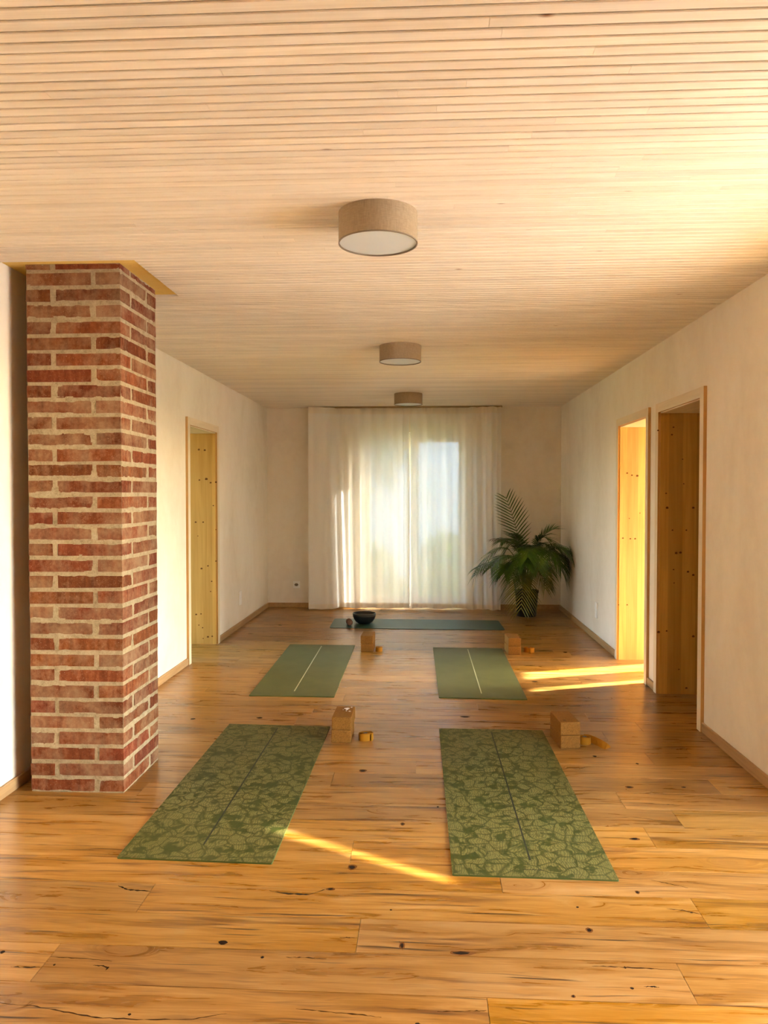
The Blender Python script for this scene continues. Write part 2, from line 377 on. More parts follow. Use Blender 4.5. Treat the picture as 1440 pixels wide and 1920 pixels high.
# ================================================================== THE SHELL
DN = (4.68, 5.48); DF = (5.80, 6.60); DL = (6.27, 7.08); DOOR_H = 1.98; LIN = 0.025   # clear door openings and lining
WR = (1.62, 3.50, 0.02, 2.30)                    # side window: y0, y1, z0, z1
WB = (-0.80, 0.53, 0.03, 2.17)                   # rear window: x0, x1, z0, z1

def wall_y(name, x0, x1, y0, y1, holes):
    """wall running along y with rectangular openings (y0, y1, z0, z1)"""
    mb = MB(); y = y0
    for (a, b, c, d) in sorted(holes):
        mb.box(x0, x1, y, a, 0, HC + 0.02)
        if c > 0: mb.box(x0, x1, a, b, 0, c)
        mb.box(x0, x1, a, b, d, HC + 0.02); y = b
    mb.box(x0, x1, y, y1, 0, HC + 0.02)
    return struct(mb.build(name, 'plaster'))
hole = lambda d: (d[0] - LIN, d[1] + LIN, 0.0, DOOR_H + LIN)
wall_y('wall_right', XR, XR + TW, YF, YB, [WR, hole(DN), hole(DF)])
wall_y('wall_left', XL - TW, XL, YF, YB, [hole(DL)])
mb = MB()
mb.box(XL - TW, WB[0], YB, YB + TW, 0, HC + 0.02).box(WB[1], XR + TW, YB, YB + TW, 0, HC + 0.02)
mb.box(WB[0], WB[1], YB, YB + TW, 0, WB[2]).box(WB[0], WB[1], YB, YB + TW, WB[3], HC + 0.02)
struct(mb.build('wall_back', 'plaster'))
mb = MB().box(XL - TW, XR + TW, YF - 0.2, YF, 0, HC + 0.02)
struct(mb.build('wall_front', 'plaster'))

# ------------------------------------------------------------------ floor of single oak planks
floor = struct(MB().box(-4.3, 4.5, YF, YB + 0.02, -0.20, -0.0135).build('floor', 'skirting'))
PW, Y0 = 0.19, 2.13
joints = {-1: [0.175], 0: [-1.143, 0.758], 1: [-0.212, 1.5], 2: [-0.975, 0.929], 3: [0.277, 1.62], 4: [-0.288], 5: [0.926], 6: [-0.9, 1.1], 7: [-1.35, 0.904],
          8: [-0.457, 1.4], 9: [-0.045], 10: [-1.1, 1.2], 11: [-0.6, 1.45], 12: [1.05], 13: [-0.80, 1.3], 14: [-0.728, 1.029], 15: [0.35], 16: [-0.56]}
planks = []
row = -3
while Y0 + row * PW < YB:
    ya, yb = Y0 + row * PW, min(Y0 + (row + 1) * PW, YB)
    xa = -4.2 if DL[0] - 0.3 < (ya + yb) / 2 < DL[1] + 0.3 else XL
    xb = 4.45 if DN[0] - 0.3 < (ya + yb) / 2 < DF[1] + 0.3 else XR
    js = joints.get(row)
    if js is None:
        js = []; x = XL + random.uniform(0.3, 1.9)
        while x < XR - 0.25: js.append(x); x += random.uniform(1.5, 2.3)
    cuts = [xa] + sorted(js) + [xb]
    for a, b in zip(cuts[:-1], cuts[1:]):
        g = 0.0008; e = 0.0008
        m_ = MB()
        prof = lambda x: [(x, ya + g, -0.0135), (x, yb - g, -0.0135), (x, yb - g, -e), (x, yb - g - e, 0), (x, ya + g + e, 0), (x, ya + g, -e)]
        m_.rings([prof(a + g), prof(b - g)])
        planks.append((a, b, ya, yb, m_.build('plank', 'oak', floor)))
    row += 1
struct(MB().box(XL, XR, YF, Y0 - 3 * PW, -0.0135, 0.0).build('floor_behind', 'oak'))
def plank_at(x, y):
    for a, b, c, d, o in planks:
        if a <= x <= b and c <= y <= d: return o
    return floor
def blob_mesh(name, mat, n=11, seed=0):
    r = random.Random(seed); mb = MB()
    pts = [(math.cos(2 * PI * i / n) * r.uniform(0.7, 1.05), math.sin(2 * PI * i / n) * r.uniform(0.7, 1.05)) for i in range(n)]
    return mb.prism(pts, -0.3, 0.6).mesh(name, mat)
knot_meshes = [blob_mesh('knot', 'dark_knot', seed=i) for i in range(4)]
ring_meshes = [blob_mesh('knot_ring', 'brown_knot', seed=10 + i) for i in range(3)]
def floor_knot(u, v, w, h, i=0, ring=False):
    """a filled knot: centre pixel, full width and height in pixels"""
    p = on_floor(u, v); a = on_floor(u - w / 2, v); b = on_floor(u + w / 2, v); c = on_floor(u, v - h / 2); d = on_floor(u, v + h / 2)
    sx, sy = (b - a).length / 2 * 0.8, (c - d).length / 2 * 0.7
    o = link('knot', knot_meshes[i % 4], plank_at(p.x, p.y), (p.x, p.y, 0), (0, 0, 0)); o.scale = (sx, sy, 0.0006)
    if ring:
        q = link('knot_ring', ring_meshes[i % 3], plank_at(p.x, p.y), (p.x, p.y, 0)); q.scale = (sx * 1.7, sy * 1.6, 0.0003)
def floor_crack(pts, w):
    """an open crack along pixel points; w = greatest width in pixels"""
    P = [on_floor(u, v) for u, v in pts]; mb = MB(); n = len(P)
    dens = []
    for i in range(n - 1):
        for k in range(7): dens.append(P[i].lerp(P[i + 1], k / 7))
    dens.append(P[-1]); n = len(dens); up = []; dn = []
    for i, p in enumerate(dens):
        t = i / (n - 1); s = math.sin(PI * min(max(t, 0.02), 0.98)) ** 0.6
        hw = (on_floor(720, 1700 - w / 2) - on_floor(720, 1700 + w / 2)).length * 0.30 * s * random.uniform(0.05, 0.75)
        jy = random.uniform(-0.0015, 0.0015)
        up.append((p.x, p.y + hw + jy)); dn.append((p.x, p.y - hw + jy))
    mb.prism(dn + up[::-1], -0.0005, 0.0004)
    mid = dens[n // 2]
    mb.build('crack', 'dark_knot' if w > 4 else 'crack_brown', plank_at(mid.x, mid.y))
for i, (u, v, w, h, r) in enumerate([(418, 1767, 24, 12, 0), (866, 1787, 46, 9, 1), (1105, 1744, 12, 9, 1), (754, 1773, 9, 14, 1), (660, 1626, 16, 10, 1), (492, 1795, 9, 6, 0),
        (1297, 1711, 9, 4, 0), (1172, 1814, 7, 6, 0), (1185, 1853, 10, 6, 0), (1075, 1868, 7, 6, 1), (1195, 1673, 8, 6, 1), (243, 1902, 9, 6, 0), (733, 1706, 6, 4, 0),
        (1083, 1701, 8, 4, 0), (1180, 1476, 14, 4, 1), (1282, 1476, 12, 3, 0), (680, 1445, 14, 5, 1), (755, 1545, 8, 6, 1), (821, 1513, 6, 4, 0), (487, 1346, 16, 4, 0),
        (872, 1344, 26, 4, 0), (1190, 1573, 16, 5, 1), (362, 1348, 14, 4, 0), (102, 1809, 6, 5, 0), (5, 1785, 12, 8, 0), (1003, 1278, 16, 3, 0), (783, 1920, 14, 8, 0),
        (1195, 1432, 8, 4, 0), (1115, 1418, 10, 4, 0), (1060, 1223, 12, 3, 0), (620, 1667, 14, 6, 1)]):
    floor_knot(u, v, w, h, i, r)
for pts, w in [([(222, 1661), (240, 1668), (282, 1671)], 8), ([(505, 1670), (540, 1676), (580, 1677), (615, 1666)], 9), ([(536, 1795), (565, 1795), (612, 1798)], 4),
        ([(0, 1881), (60, 1886), (120, 1897), (180, 1908), (270, 1912), (360, 1911), (425, 1900)], 4), ([(175, 1810), (192, 1811), (204, 1815), (198, 1819)], 5),
        ([(95, 1794), (150, 1797), (210, 1802)], 3), ([(1110, 1811), (1160, 1813), (1220, 1816), (1274, 1819)], 4), ([(1207, 1850), (1225, 1850), (1236, 1851)], 5),
        ([(637, 1758), (655, 1758), (671, 1758)], 4), ([(1250, 1704), (1280, 1707), (1313, 1714)], 4), ([(555, 1891), (610, 1897), (680, 1903), (715, 1908)], 4),
        ([(1220, 1650), (1255, 1657), (1290, 1665)], 3), ([(575, 1553), (640, 1556), (720, 1557), (800, 1560)], 3), ([(1180, 1505), (1240, 1508), (1270, 1509)], 4),
        ([(690, 1511), (720, 1509), (740, 1505)], 3), ([(20, 1813), (50, 1814), (75, 1813)], 5), ([(1060, 1440), (1085, 1442), (1100, 1438)], 5), ([(985, 1278), (1000, 1277), (1012, 1280)], 4),
        ([(820, 1897), (880, 1896), (912, 1895)], 4), ([(1130, 1533), (1190, 1532), (1245, 1540)], 3), ([(748, 1764), (752, 1773), (756, 1783)], 3)]:
    floor_crack(pts, w)

# ------------------------------------------------------------------ ceiling: backing board with single spruce slats
ceiling = struct(MB().box(XL - TW, XR + TW, YF, YB + TW, HC + 0.030, HC + 0.15).build('ceiling', 'backing'))
SP, SG, SY0 = 0.0427, 0.0055, 1.663
HOLE = (XL, -1.327, 3.443, 4.082)                # cut-out around the chimney
def slat_mesh(xa, xb):
    w = SP - SG; c = 0.0022; t = 0.020
    pr = lambda x: [(x, 0, t), (x, 0, c), (x, c, 0), (x, w - c, 0), (x, w, c), (x, w, t)]
    return MB().rings([pr(xb), pr(xa)]).mesh('slat', 'slat')
full = slat_mesh(XL, XR); short = slat_mesh(HOLE[1], XR)
k = -11
rs = random.Random(3)
while SY0 + k * SP < YB - 0.01:
    y = SY0 + k * SP; z = HC + rs.uniform(-0.0004, 0.0006)
    in_hole = HOLE[2] < y + SP * 0.5 < HOLE[3]
    a = HOLE[1] if in_hole else XL
    if k < 42 and not in_hole and k >= 0:
        x = a; cuts = [a]
        while True:
            x += rs.uniform(0.7, 2.6)
            if x > XR - 0.15: break
            cuts.append(x)
        cuts.append(XR)
        for p, q in zip(cuts[:-1], cuts[1:]): link('slat', slat_mesh(p + 0.0003, q - 0.0003), ceiling, (0, y, z))
    else:
        link('slat', short if in_hole else full, ceiling, (0, y, z))
    k += 1
struct(MB().box(XL, XR, YF, SY0 - 11 * SP, HC, HC + 0.03).build('ceiling_behind', 'slat'))
# rim boards of the chimney cut-out
MB().box(HOLE[0], HOLE[1] - 0.001, HOLE[2] + 0.001, HOLE[3] - 0.001, HC + 0.009, HC + 0.03).build('cutout_board', 'yellow_board', ceiling)

# ------------------------------------------------------------------ door openings
def door_set(name, xface, sgn, d, label):
    """sgn = direction from the room into the wall along x"""
    root = struct(empty(name, (xface, (d[0] + d[1]) / 2, 0))); root['label'] = label
    X = lambda a, b: tuple(sorted((sgn * a, sgn * b)))
    c = (d[0] + d[1]) / 2; a, b = d[0] - c, d[1] - c
    deep = X(-0.004, TW + 0.004)
    MB().box(*deep, a - LIN, a, 0, DOOR_H + LIN).build('jamb_panel', 'jamb', root)
    far = MB().box(*deep, b, b + LIN, 0, DOOR_H + LIN).build('jamb_panel', 'jamb', root)
    MB().box(*deep, a, b, DOOR_H, DOOR_H + LIN).build('head_panel', 'casing_h', root)
    cw, ct, rv = 0.062, 0.020, 0.008
    for side in (0, 1):
        for (xs) in ([X(-ct, 0)] if side == 0 else [X(TW, TW + ct)]):
            for (p, q) in ((a - rv - cw, a - rv), (b + rv, b + rv + cw)):
                mb = MB().box(*xs, p, q, 0, DOOR_H + rv + cw)
                for i, f in enumerate(mb.f):        # pale faces, darker orange edges
                    mb.mi[i] = 0 if i in (3, 5) else 1
                mb.build('casing_board', ['casing', 'edge'], root)
            mb = MB().box(*xs, a - rv, b + rv, DOOR_H + rv, DOOR_H + rv + cw)
            for i in range(6): mb.mi[i] = 0 if i in (3, 5) else 1
            mb.build('casing_head_board', ['casing_h', 'edge'], root)
    return root, far, c
kn = blob_mesh('knot', 'brown_knot', 9, 3)
def jamb_knots(root, far, yface, pts):
    """knots on the far jamb panel (it faces the camera): pixel centre and radius"""
    for (u, v, r) in pts:
        p = at_depth(u, v, yface); s = 1.25 * r / F_PX * yface
        o = link('knot', kn, far, Vector((p.x, yface, p.z)) - root.location, (PI / 2, 0, 0)); o.scale = (s, s * 0.85, 0.0006)
r1, f1, _ = door_set('door_1', XR, 1, DN, 'dark timber-lined doorway with wide knotty jamb next to the sunlit doorway')
jamb_knots(r1, f1, DN[1], [(1234, 807, 1.6), (1263, 801, 1.6), (1260, 815, 1.8), (1251, 952, 2.4), (1300, 952, 2.2), (1261, 994, 1.5), (1287, 994, 1.5), (1268, 1037, 2.2), (1276, 1036, 2.2), (1290, 1072, 2.0),
    (1300, 1078, 2.2), (1235, 1185, 2.6), (1250, 1183, 1.6), (1300, 1193, 2.4), (1249, 925, 1.5), (1280, 861, 1.2), (1282, 907, 1.2), (1287, 1290, 2.0), (1273, 1255, 1.3), (1263, 1068, 1.4), (1264, 1093, 1.2)])
r2, f2, _ = door_set('door_2', XR, 1, DF, 'timber-lined doorway with sun shining through onto the floor')
jamb_knots(r2, f2, DF[1], [(1176, 887, 1.6), (1185, 891, 1.6), (1195, 892, 2.2), (1168, 1009, 1.6), (1182, 1010, 1.6), (1191, 1010, 1.8), (1180, 972, 1.0), (1176, 1134, 1.4), (1160, 1134, 1.0), (1200, 962, 1.0)])
r3, f3, _ = door_set('door_3', XL, -1, DL, 'timber-lined doorway with knotty jamb in the wall behind the chimney')
jamb_knots(r3, f3, DL[1], [(373, 843, 2.0), (384, 844, 2.0), (374, 900, 1.6), (387, 898, 2.6), (395, 905, 1.8), (405, 904, 1.8), (400, 948, 1.3), (367, 979, 1.8), (381, 979, 1.6), (390, 1061, 1.6), (378, 1066, 2.0), (405, 1052, 1.4),
    (397, 1090, 1.4), (395, 1109, 1.2), (368, 1152, 1.8), (377, 1151, 1.4), (373, 1172, 1.2), (380, 1177, 1.3), (390, 1194, 2.0), (398, 1193, 1.6), (381, 1197, 1.1), (371, 1005, 1.0), (405, 993, 1.0)])

# ------------------------------------------------------------------ skirting boards
SH, ST = 0.058, 0.015
def skirt_y(name, x0, x1, spans):
    root = struct(empty(name, ((x0 + x1) / 2, spans[0][0], 0))); o = root.location
    for a, b in spans:
        ob = MB().box(x0 - o.x, x1 - o.x, a - o.y, b - o.y, 0, SH).build('skirting_board', 'skirting', root); bevel(ob, 0.003, 1)
cs = 0.008 + 0.062
skirt_y('baseboard_right', XR - ST, XR, [(WR[1] + 0.02, DN[0] - cs), (DN[1] + cs, DF[0] - cs), (DF[1] + cs, YB)])
skirt_y('baseboard_left', XL, XL + ST, [(YF, DL[0] - cs), (DL[1] + cs, YB)])
root = struct(empty('baseboard_back', (0, YB, 0)))
for a, b in ((XL + ST, WB[0]), (WB[1], XR - ST)):
    bevel(MB().box(a, b, -ST, 0, 0, SH).build('skirting_board', 'skirting', root), 0.003, 1)
struct(MB().box(XR - 0.012, XR, YB - 0.012, YB, SH, HC).build('trim_1', 'plaster'))

# ------------------------------------------------------------------ windows
def sash(parent, x0, x1, z0, z1, y, fw=0.075, t=0.06):
    """casement lying in the xz plane of its parent"""
    s = MB().box(x0, x0 + fw, y, y + t, z0, z1).box(x1 - fw, x1, y, y + t, z0, z1).box(x0 + fw, x1 - fw, y, y + t, z0, z0 + fw).box(x0 + fw, x1 - fw, y, y + t, z1 - fw, z1).build('sash_frame', 'white_frame', parent)
    MB().box(x0 + fw, x1 - fw, y + t / 2 - 0.004, y + t / 2 + 0.004, z0 + fw, z1 - fw).build('pane', 'glass', s)
    return s
def outer_frame(parent, x0, x1, z0, z1, y, fw=0.045, t=0.08):
    return MB().box(x0, x0 + fw, y, y + t, z0, z1).box(x1 - fw, x1, y, y + t, z0, z1).box(x0 + fw, x1 - fw, y, y + t, z0, z0 + fw * 0.7).box(x0 + fw, x1 - fw, y, y + t, z1 - fw, z1).build('window_frame', 'white_frame', parent)
w1 = struct(empty('window_1', ((WB[0] + WB[1]) / 2, YB, 0))); hw = (WB[1] - WB[0]) / 2
outer_frame(w1, -hw, hw, WB[2], WB[3], 0.13, 0.035)
cm = -0.02
sash(w1, -hw + 0.035, cm, WB[2] + 0.025, WB[3] - 0.035, 0.11); sash(w1, cm, hw - 0.035, WB[2] + 0.025, WB[3] - 0.035, 0.11)
w2 = struct(empty('window_2', (XR + TW, (WR[0] + WR[1]) / 2, 0), -PI / 2)); hw2 = (WR[1] - WR[0]) / 2
outer_frame(w2, -hw2, hw2, WR[2], WR[3], -0.20)
n2 = 2; sw = (2 * hw2 - 0.09) / n2
sash(w2, -hw2 + 0.045, -hw2 + 0.045 + sw, WR[2] + 0.032, WR[3] - 0.045, -0.18)
# unseen open casement, added to account for the streak on the floor
op = empty('added_casement', (0, 0, 0)); op.parent = w2; op.location = (hw2 + 0.04, 0.0, 0); op.rotation_euler = (0, 0, PI / 2)
sash(op, 0.0, sw, WR[2] + 0.032, WR[3] - 0.045, 0.0)
# added collimated lamp for the floor streak, standing in for reflected sunlight
gl_d = bpy.data.lights.new('streak_lamp', 'AREA'); gl = bpy.data.objects.new('streak_lamp', gl_d); col.objects.link(gl)
gl_d.shape = 'RECTANGLE'; gl_d.size = 0.030; gl_d.size_y = 0.38; gl_d.spread = math.radians(1.6); gl_d.energy = 0.13; gl_d.color = (1.0, 0.95, 0.86)
gdir = Vector((-0.879, 0.476, -0.50)).normalized(); gl.location = Vector((-0.27, 2.965, 0)) - gdir * 2.97
gl.rotation_euler = (-gdir).to_track_quat('Z', 'Y').to_euler()

# sky portals: they emit nothing, they only guide the sampling of daylight through the windows
def portal(loc, rot, sx, sy):
    d = bpy.data.lights.new('daylight_portal', 'AREA'); d.shape = 'RECTANGLE'; d.size = sx; d.size_y = sy
    o = bpy.data.objects.new('daylight_portal', d); col.objects.link(o); o.location = loc; o.rotation_euler = rot; d.cycles.is_portal = True
portal((XR + TW + 0.02, sum(WR[:2]) / 2, (WR[2] + WR[3]) / 2), (PI / 2, 0, PI / 2), WR[1] - WR[0], WR[3] - WR[2])
portal(((WB[0] + WB[1]) / 2, YB + TW + 0.02, (WB[2] + WB[3]) / 2), (-PI / 2, 0, 0), WB[1] - WB[0], WB[3] - WB[2])
portal((4.66, 6.64, 1.17), (PI / 2, 0, PI / 2), 1.6, 2.3)
portal((-4.34, 6.7, 1.17), (PI / 2, 0, -PI / 2), 1.6, 2.2)

# ================================================================== NEIGHBOUR ROOMS AND OUTSIDE
RX = 4.5                                          # outer wall of the sunlit side room
struct(MB().box(XR + TW, RX, 5.56, 5.70, 0, 2.5).build('wall_partition', 'plaster'))
mb = MB(); PANES = ((5.86, 6.58), (6.72, 6.93), (7.16, 7.42)); yy = 3.75     # unseen wide pane added to brighten the far walls, then two narrow ones
for p in PANES:
    mb.box(RX, RX + 0.12, yy, p[0], 0, 2.5).box(RX, RX + 0.12, *p, 0, 0.05).box(RX, RX + 0.12, *p, 2.30, 2.5); yy = p[1]
mb.box(RX, RX + 0.12, yy, 8.7, 0, 2.5)
struct(mb.build('wall_side_room', 'plaster'))
for i, p in enumerate(PANES):
    w = struct(empty('window_%d' % (3 + i), (RX + 0.06, (p[0] + p[1]) / 2, 0)))
    h_ = (p[1] - p[0]) / 2
    f_ = MB().box(-0.02, 0.02, -h_, -h_ + 0.015, 0.05, 2.30).box(-0.02, 0.02, h_ - 0.015, h_, 0.05, 2.30).box(-0.02, 0.02, -h_, h_, 0.05, 0.07).box(-0.02, 0.02, -h_, h_, 2.28, 2.30).build('window_frame', 'white_frame', w)
    MB().box(-0.004, 0.004, -h_ + 0.015, h_ - 0.015, 0.07, 2.28).build('pane', 'glass', f_)
struct(MB().box(XR + TW, RX, 8.4, 8.7, 0, 2.5).build('wall_side_room_end', 'plaster'))
struct(MB().box(XR + TW, 5.6, 3.60, 3.75, 0, 3.0).build('wall_wing_sun_block', 'render'))  # wing wall lengthened past the side room to block sun from the floor
struct(MB().box(XR + TW, RX + 0.3, 3.75, 8.7, 2.5, 2.65).build('ceiling_side_room', 'plaster'))
LW = (5.9, 7.5)                                  # unseen window added to the left room to light the far end
struct(MB().box(-4.3, -4.1, 5.0, LW[0], 0, 2.5).box(-4.3, -4.1, LW[1], 8.6, 0, 2.5).box(-4.3, -4.1, *LW, 0, 0.1).box(-4.3, -4.1, *LW, 2.25, 2.5).box(-4.1, XL - TW, 5.0, 5.15, 0, 2.5).box(-4.1, XL - TW, 8.45, 8.6, 0, 2.5).build('wall_left_room', 'plaster'))
w6 = struct(empty('window_6', (-4.2, sum(LW) / 2, 0), PI / 2))
sash(w6, -0.8, 0.0, 0.1, 2.25, -0.03); sash(w6, 0.0, 0.8, 0.1, 2.25, -0.03)
struct(MB().box(-14, -4.3, -4, YB + TW, -0.4, -0.12).build('west_lawn', 'grass'))
struct(MB().box(-4.3, XL - TW, 5.0, 8.6, 2.5, 2.65).build('ceiling_left_room', 'plaster'))
struct(MB().box(XR + TW, 14, -14, 3.60, -0.30, -0.06).build('terrace', 'terrace'))
struct(MB().box(XR + TW, XR + TW + 4.05, -1.2, 3.60, 2.60, 2.72).build('sun_block_roof', 'render'))  # unseen roof added to keep direct sun off the floor inside
struct(MB().box(-40, 40, YB + TW, 60, -0.4, -0.10).build('lawn', 'grass'))
struct(MB().box(4.8, 40, 3.6, YB + TW, -0.4, -0.12).build('side_lawn', 'grass'))

# ================================================================== BRICK CHIMNEY
CX0, CX1, CY0, CY1 = -1.868, -1.420, 3.515, 3.985
NC = 34; CP = (HC + 0.008) / 33.4; BH = 0.056; JN = 0.024; S = 0.116
chim = tag(empty('brick_chimney', ((CX0 + CX1) / 2, (CY0 + CY1) / 2, 0)), 'exposed red brick chimney column with thick lime mortar joints', 'chimney')
O = chim.location
rb = random.Random(21); bricks = []
for c in range(NC):
    z0 = c * CP + (CP - BH) * 0.5 - 0.004; z1 = z0 + BH
    if c == 0: z0 = max(z0, 0.004)
    if c % 2 == 0:                      # long brick from the left, header at the right corner
        L = [(CX0, CX1 - S - JN, CY0, CY0 + S), (CX1 - S, CX1, CY0, CY1 - S - JN), (CX0 + S + JN, CX1, CY1 - S, CY1), (CX0, CX0 + S, CY0 + S + JN, CY1)]
    else:
        L = [(CX0 + S + JN, CX1, CY0, CY0 + S), (CX0, CX0 + S, CY0, CY1 - S - JN), (CX0, CX1 - S - JN, CY1 - S, CY1), (CX1 - S, CX1, CY0 + S + JN, CY1)]
    if z0 > HC: continue
    for (a, b, d, e) in L:
        jx, jy, jz = rb.uniform(-0.0015, 0.0015), rb.uniform(-0.0015, 0.0015), rb.uniform(-0.002, 0.002)
        bricks.append((a + jx, b + jx, d + jy, e + jy, z0 + jz, min(z1 + jz, HC + 0.006)))
for (a, b, d, e, z0, z1) in bricks:
    mb = MB(); cx, cy, cz = (a + b) / 2, (d + e) / 2, (z0 + z1) / 2
    mb.box(a - cx, b - cx, d - cy, e - cy, z0 - cz, z1 - cz)
    mb.v = [(x + rb.uniform(-0.0012, 0.0012), y + rb.uniform(-0.0012, 0.0012), z + rb.uniform(-0.002, 0.002)) for x, y, z in mb.v]
    mb.build('brick', 'brick', chim, loc=(cx - O.x, cy - O.y, cz))
# rough mortar body: recessed in the joints, smeared here and there over brick edges
def face_bricks(face):
    out = []
    for (a, b, d, e, z0, z1) in bricks:
        if face == 'f' and d < CY0 + 0.01: out.append((a, b, z0, z1))
        if face == 'r' and b > CX1 - 0.01: out.append((d, e, z0, z1))
        if face == 'l' and a < CX0 + 0.01: out.append((d, e, z0, z1))
        if face == 'b' and e > CY1 - 0.01: out.append((a, b, z0, z1))
    return out
def mortar_offset(s, z, rows, sd):
    ci = int(z / CP); best = -1.0
    for (a, b, z0, z1) in rows.get(ci, []) + rows.get(ci - 1, []) + rows.get(ci + 1, []):
        inside = min(s - a, b - s, z - z0, z1 - z)
        if inside > best: best = inside
    n = noise.fractal(Vector((s * 22 + sd, z * 30, sd)), 0.9, 2.0, 4)
    n2 = noise.noise(Vector((s * 9 + sd, z * 11, sd + 5)))
    if best > -0.0005:                              # behind a brick face
        return -0.006 + max(0.0, 0.0078 - best * 0.55) * (0.75 + 0.55 * n2) + 0.0022 * n
    return -0.0012 + 0.0026 * n + 0.0012 * n2
mort = MB()
def mortar_face(face, du):
    w = (CX1 - CX0) if face in 'fb' else (CY1 - CY0)
    rows = {}
    for r in face_bricks(face): rows.setdefault(int((r[2] + r[3]) / 2 / CP), []).append(r)
    nu, nv = max(2, int(w / du)), int((HC + 0.008) / du); base = len(mort.v); top = HC + 0.008
    s0 = CX0 if face in 'fb' else CY0
    for j in range(nv + 1):
        for i in range(nu + 1):
            s = s0 + w * i / nu; z = top * j / nv
            off = mortar_offset(s, z, rows, {'f': 1.0, 'r': 2.0, 'l': 3.0, 'b': 4.0}[face])
            if i in (0, nu): off = min(off, -0.002)
            if face == 'f': q = (s, CY0 - off, z)
            elif face == 'b': q = (s, CY1 + off, z)
            elif face == 'r': q = (CX1 + off, s, z)
            else: q = (CX0 - off, s, z)
            mort.v.append((q[0] - O.x, q[1] - O.y, q[2]))
    for j in range(nv):
        for i in range(nu):
            a = base + j * (nu + 1) + i
            mort.f.append((a, a + 1, a + nu + 2, a + nu + 1) if face in 'fr' else (a + 1, a, a + nu + 1, a + nu + 2)); mort.mi.append(0)
mortar_face('f', 0.0055); mortar_face('r', 0.0065); mortar_face('l', 0.02); mortar_face('b', 0.02)
mo = mort.build('mortar', 'mortar', chim, smooth=True)

# ================================================================== CEILING LAMPS
def make_lamp(y, label):
    root = tag(empty('ceiling_lamp', (-0.18, y, HC)), label, 'ceiling lamp', 'drum ceiling lamps along the room')
    R_, Hh = 0.150, 0.115
    sh = MB().lathe([(R_ - 0.003, 0.0), (R_, 0.0), (R_, -Hh), (R_ - 0.003, -Hh), (R_ - 0.003, 0.0)], 64, cap=False).build('lamp_shade', 'shade', root, True)
    sh.data.polygons.foreach_set('use_smooth', [True] * len(sh.data.polygons)); m = sh.modifiers.new('edge', 'EDGE_SPLIT'); m.split_angle = 0.6
    MB().lathe([(R_ + 0.0006, -Hh + 0.004), (R_ + 0.0008, -Hh - 0.0006), (R_ - 0.004, -Hh - 0.0006), (R_ - 0.004, -Hh + 0.004)], 64, cap=False).build('rim', 'lamp_rim', root)
    MB().lathe([(R_ - 0.0032, -Hh + 0.008), (R_ - 0.0032, -Hh + 0.005)], 64).build('diffuser', 'diffuser', root)
    MB().lathe([(0.06, 0.0), (0.06, -0.025)], 24).build('ceiling_plate', 'white_plastic', root)
make_lamp(2.93, 'drum ceiling lamp in taupe linen level with the space before the brick chimney')
make_lamp(5.54, 'middle drum ceiling lamp in taupe linen between two others')
make_lamp(8.18, 'drum ceiling lamp in taupe linen hanging nearest the curtains')

# ================================================================== CURTAINS
def curtain(x0, x1, yfun, label, seed):
    root = tag(empty('sheer_curtain', ((x0 + x1) / 2, YB - 0.1, 0)), label, 'curtain', 'sheer curtains at the rear window'); o = root.location
    nu, nv = int((x1 - x0) / 0.0065), 60; zt, zb = HC - 0.016, 0.012
    def strip(za, zz, n, dy):
        mb = MB()
        for j in range(n + 1):
            z = za + (zz - za) * j / n
            for i in range(nu + 1):
                x = x0 + (x1 - x0) * i / nu
                xx, y = yfun(x, z)
                mb.v.append((xx - o.x, y + dy - o.y, z + (0.006 * math.sin(x * 17 + seed) if j == 0 and za < 0.05 else 0)))
        for j in range(n):
            for i in range(nu):
                a = j * (nu + 1) + i
                mb.f.append((a, a + 1, a + nu + 2, a + nu + 1)); mb.mi.append(0)
        return mb
    f = strip(zb, zt, nv, 0).build('curtain_fabric', 'curtain', root, True)
    strip(zb, zb + 0.06, 3, -0.0025).build('hem', 'hem', root, True)
    strip(zt - 0.075, zt, 3, -0.0025).build('header_tape', 'hem', root, True)
    return root
def smooth(a, b, t): t = min(max((t - a) / (b - a), 0), 1); return t * t * (3 - 2 * t)
def yl(x, z):
    zz = z / HC
    base = 9.215 + 0.150 * smooth(-1.34, -0.98, x)
    low = 1 - zz
    y = base + 0.016 * math.sin(x * 46 + 0.8 * math.sin(z * 0.7)) + 0.012 * math.sin(x * 25 + 1.7 + 0.25 * z) + 0.010 * low * math.sin(x * 13 + 0.6)
    y += 0.030 * smooth(-1.20, -1.06, x) * (1 - smooth(-1.05, -0.90, x)) * low * math.sin(x * 30 + z * 1.3)
    if x < -1.24: y = y * 0.35 + base * 0.65
    if x > -0.26: y = y * 0.4 + 9.365 * 0.6
    xx = x - 0.008 * (1 if x > -0.4 else 0) * smooth(1.5, 1.9, z) * (1 - smooth(2.2, 2.4, z))
    return xx, min(y, YB - 0.012)
def yr(x, z):
    zz = z / HC; low = 1 - zz
    base = 9.365 - 0.07 * smooth(0.45, 0.72, x)
    amp = 1 + 0.9 * smooth(0.45, 0.75, x)
    y = base + amp * (0.014 * math.sin(x * 52 + 0.6 * math.sin(z * 0.9)) + 0.011 * math.sin(x * 29 + 0.4 + 0.2 * z)) + 0.014 * low * math.sin(x * 12 + 2.0)
    return x + 0.006 * (1 if x < 0.1 else 0) * smooth(1.5, 1.9, z) * (1 - smooth(2.2, 2.4, z)), min(y, YB - 0.012)
curtain(-1.412, -0.188, yl, 'sheer off-white linen curtain on the wall-socket side of the rear window', 0.0)
curtain(-0.186, 0.915, yr, 'sheer off-white linen curtain beside the potted palm', 2.0)
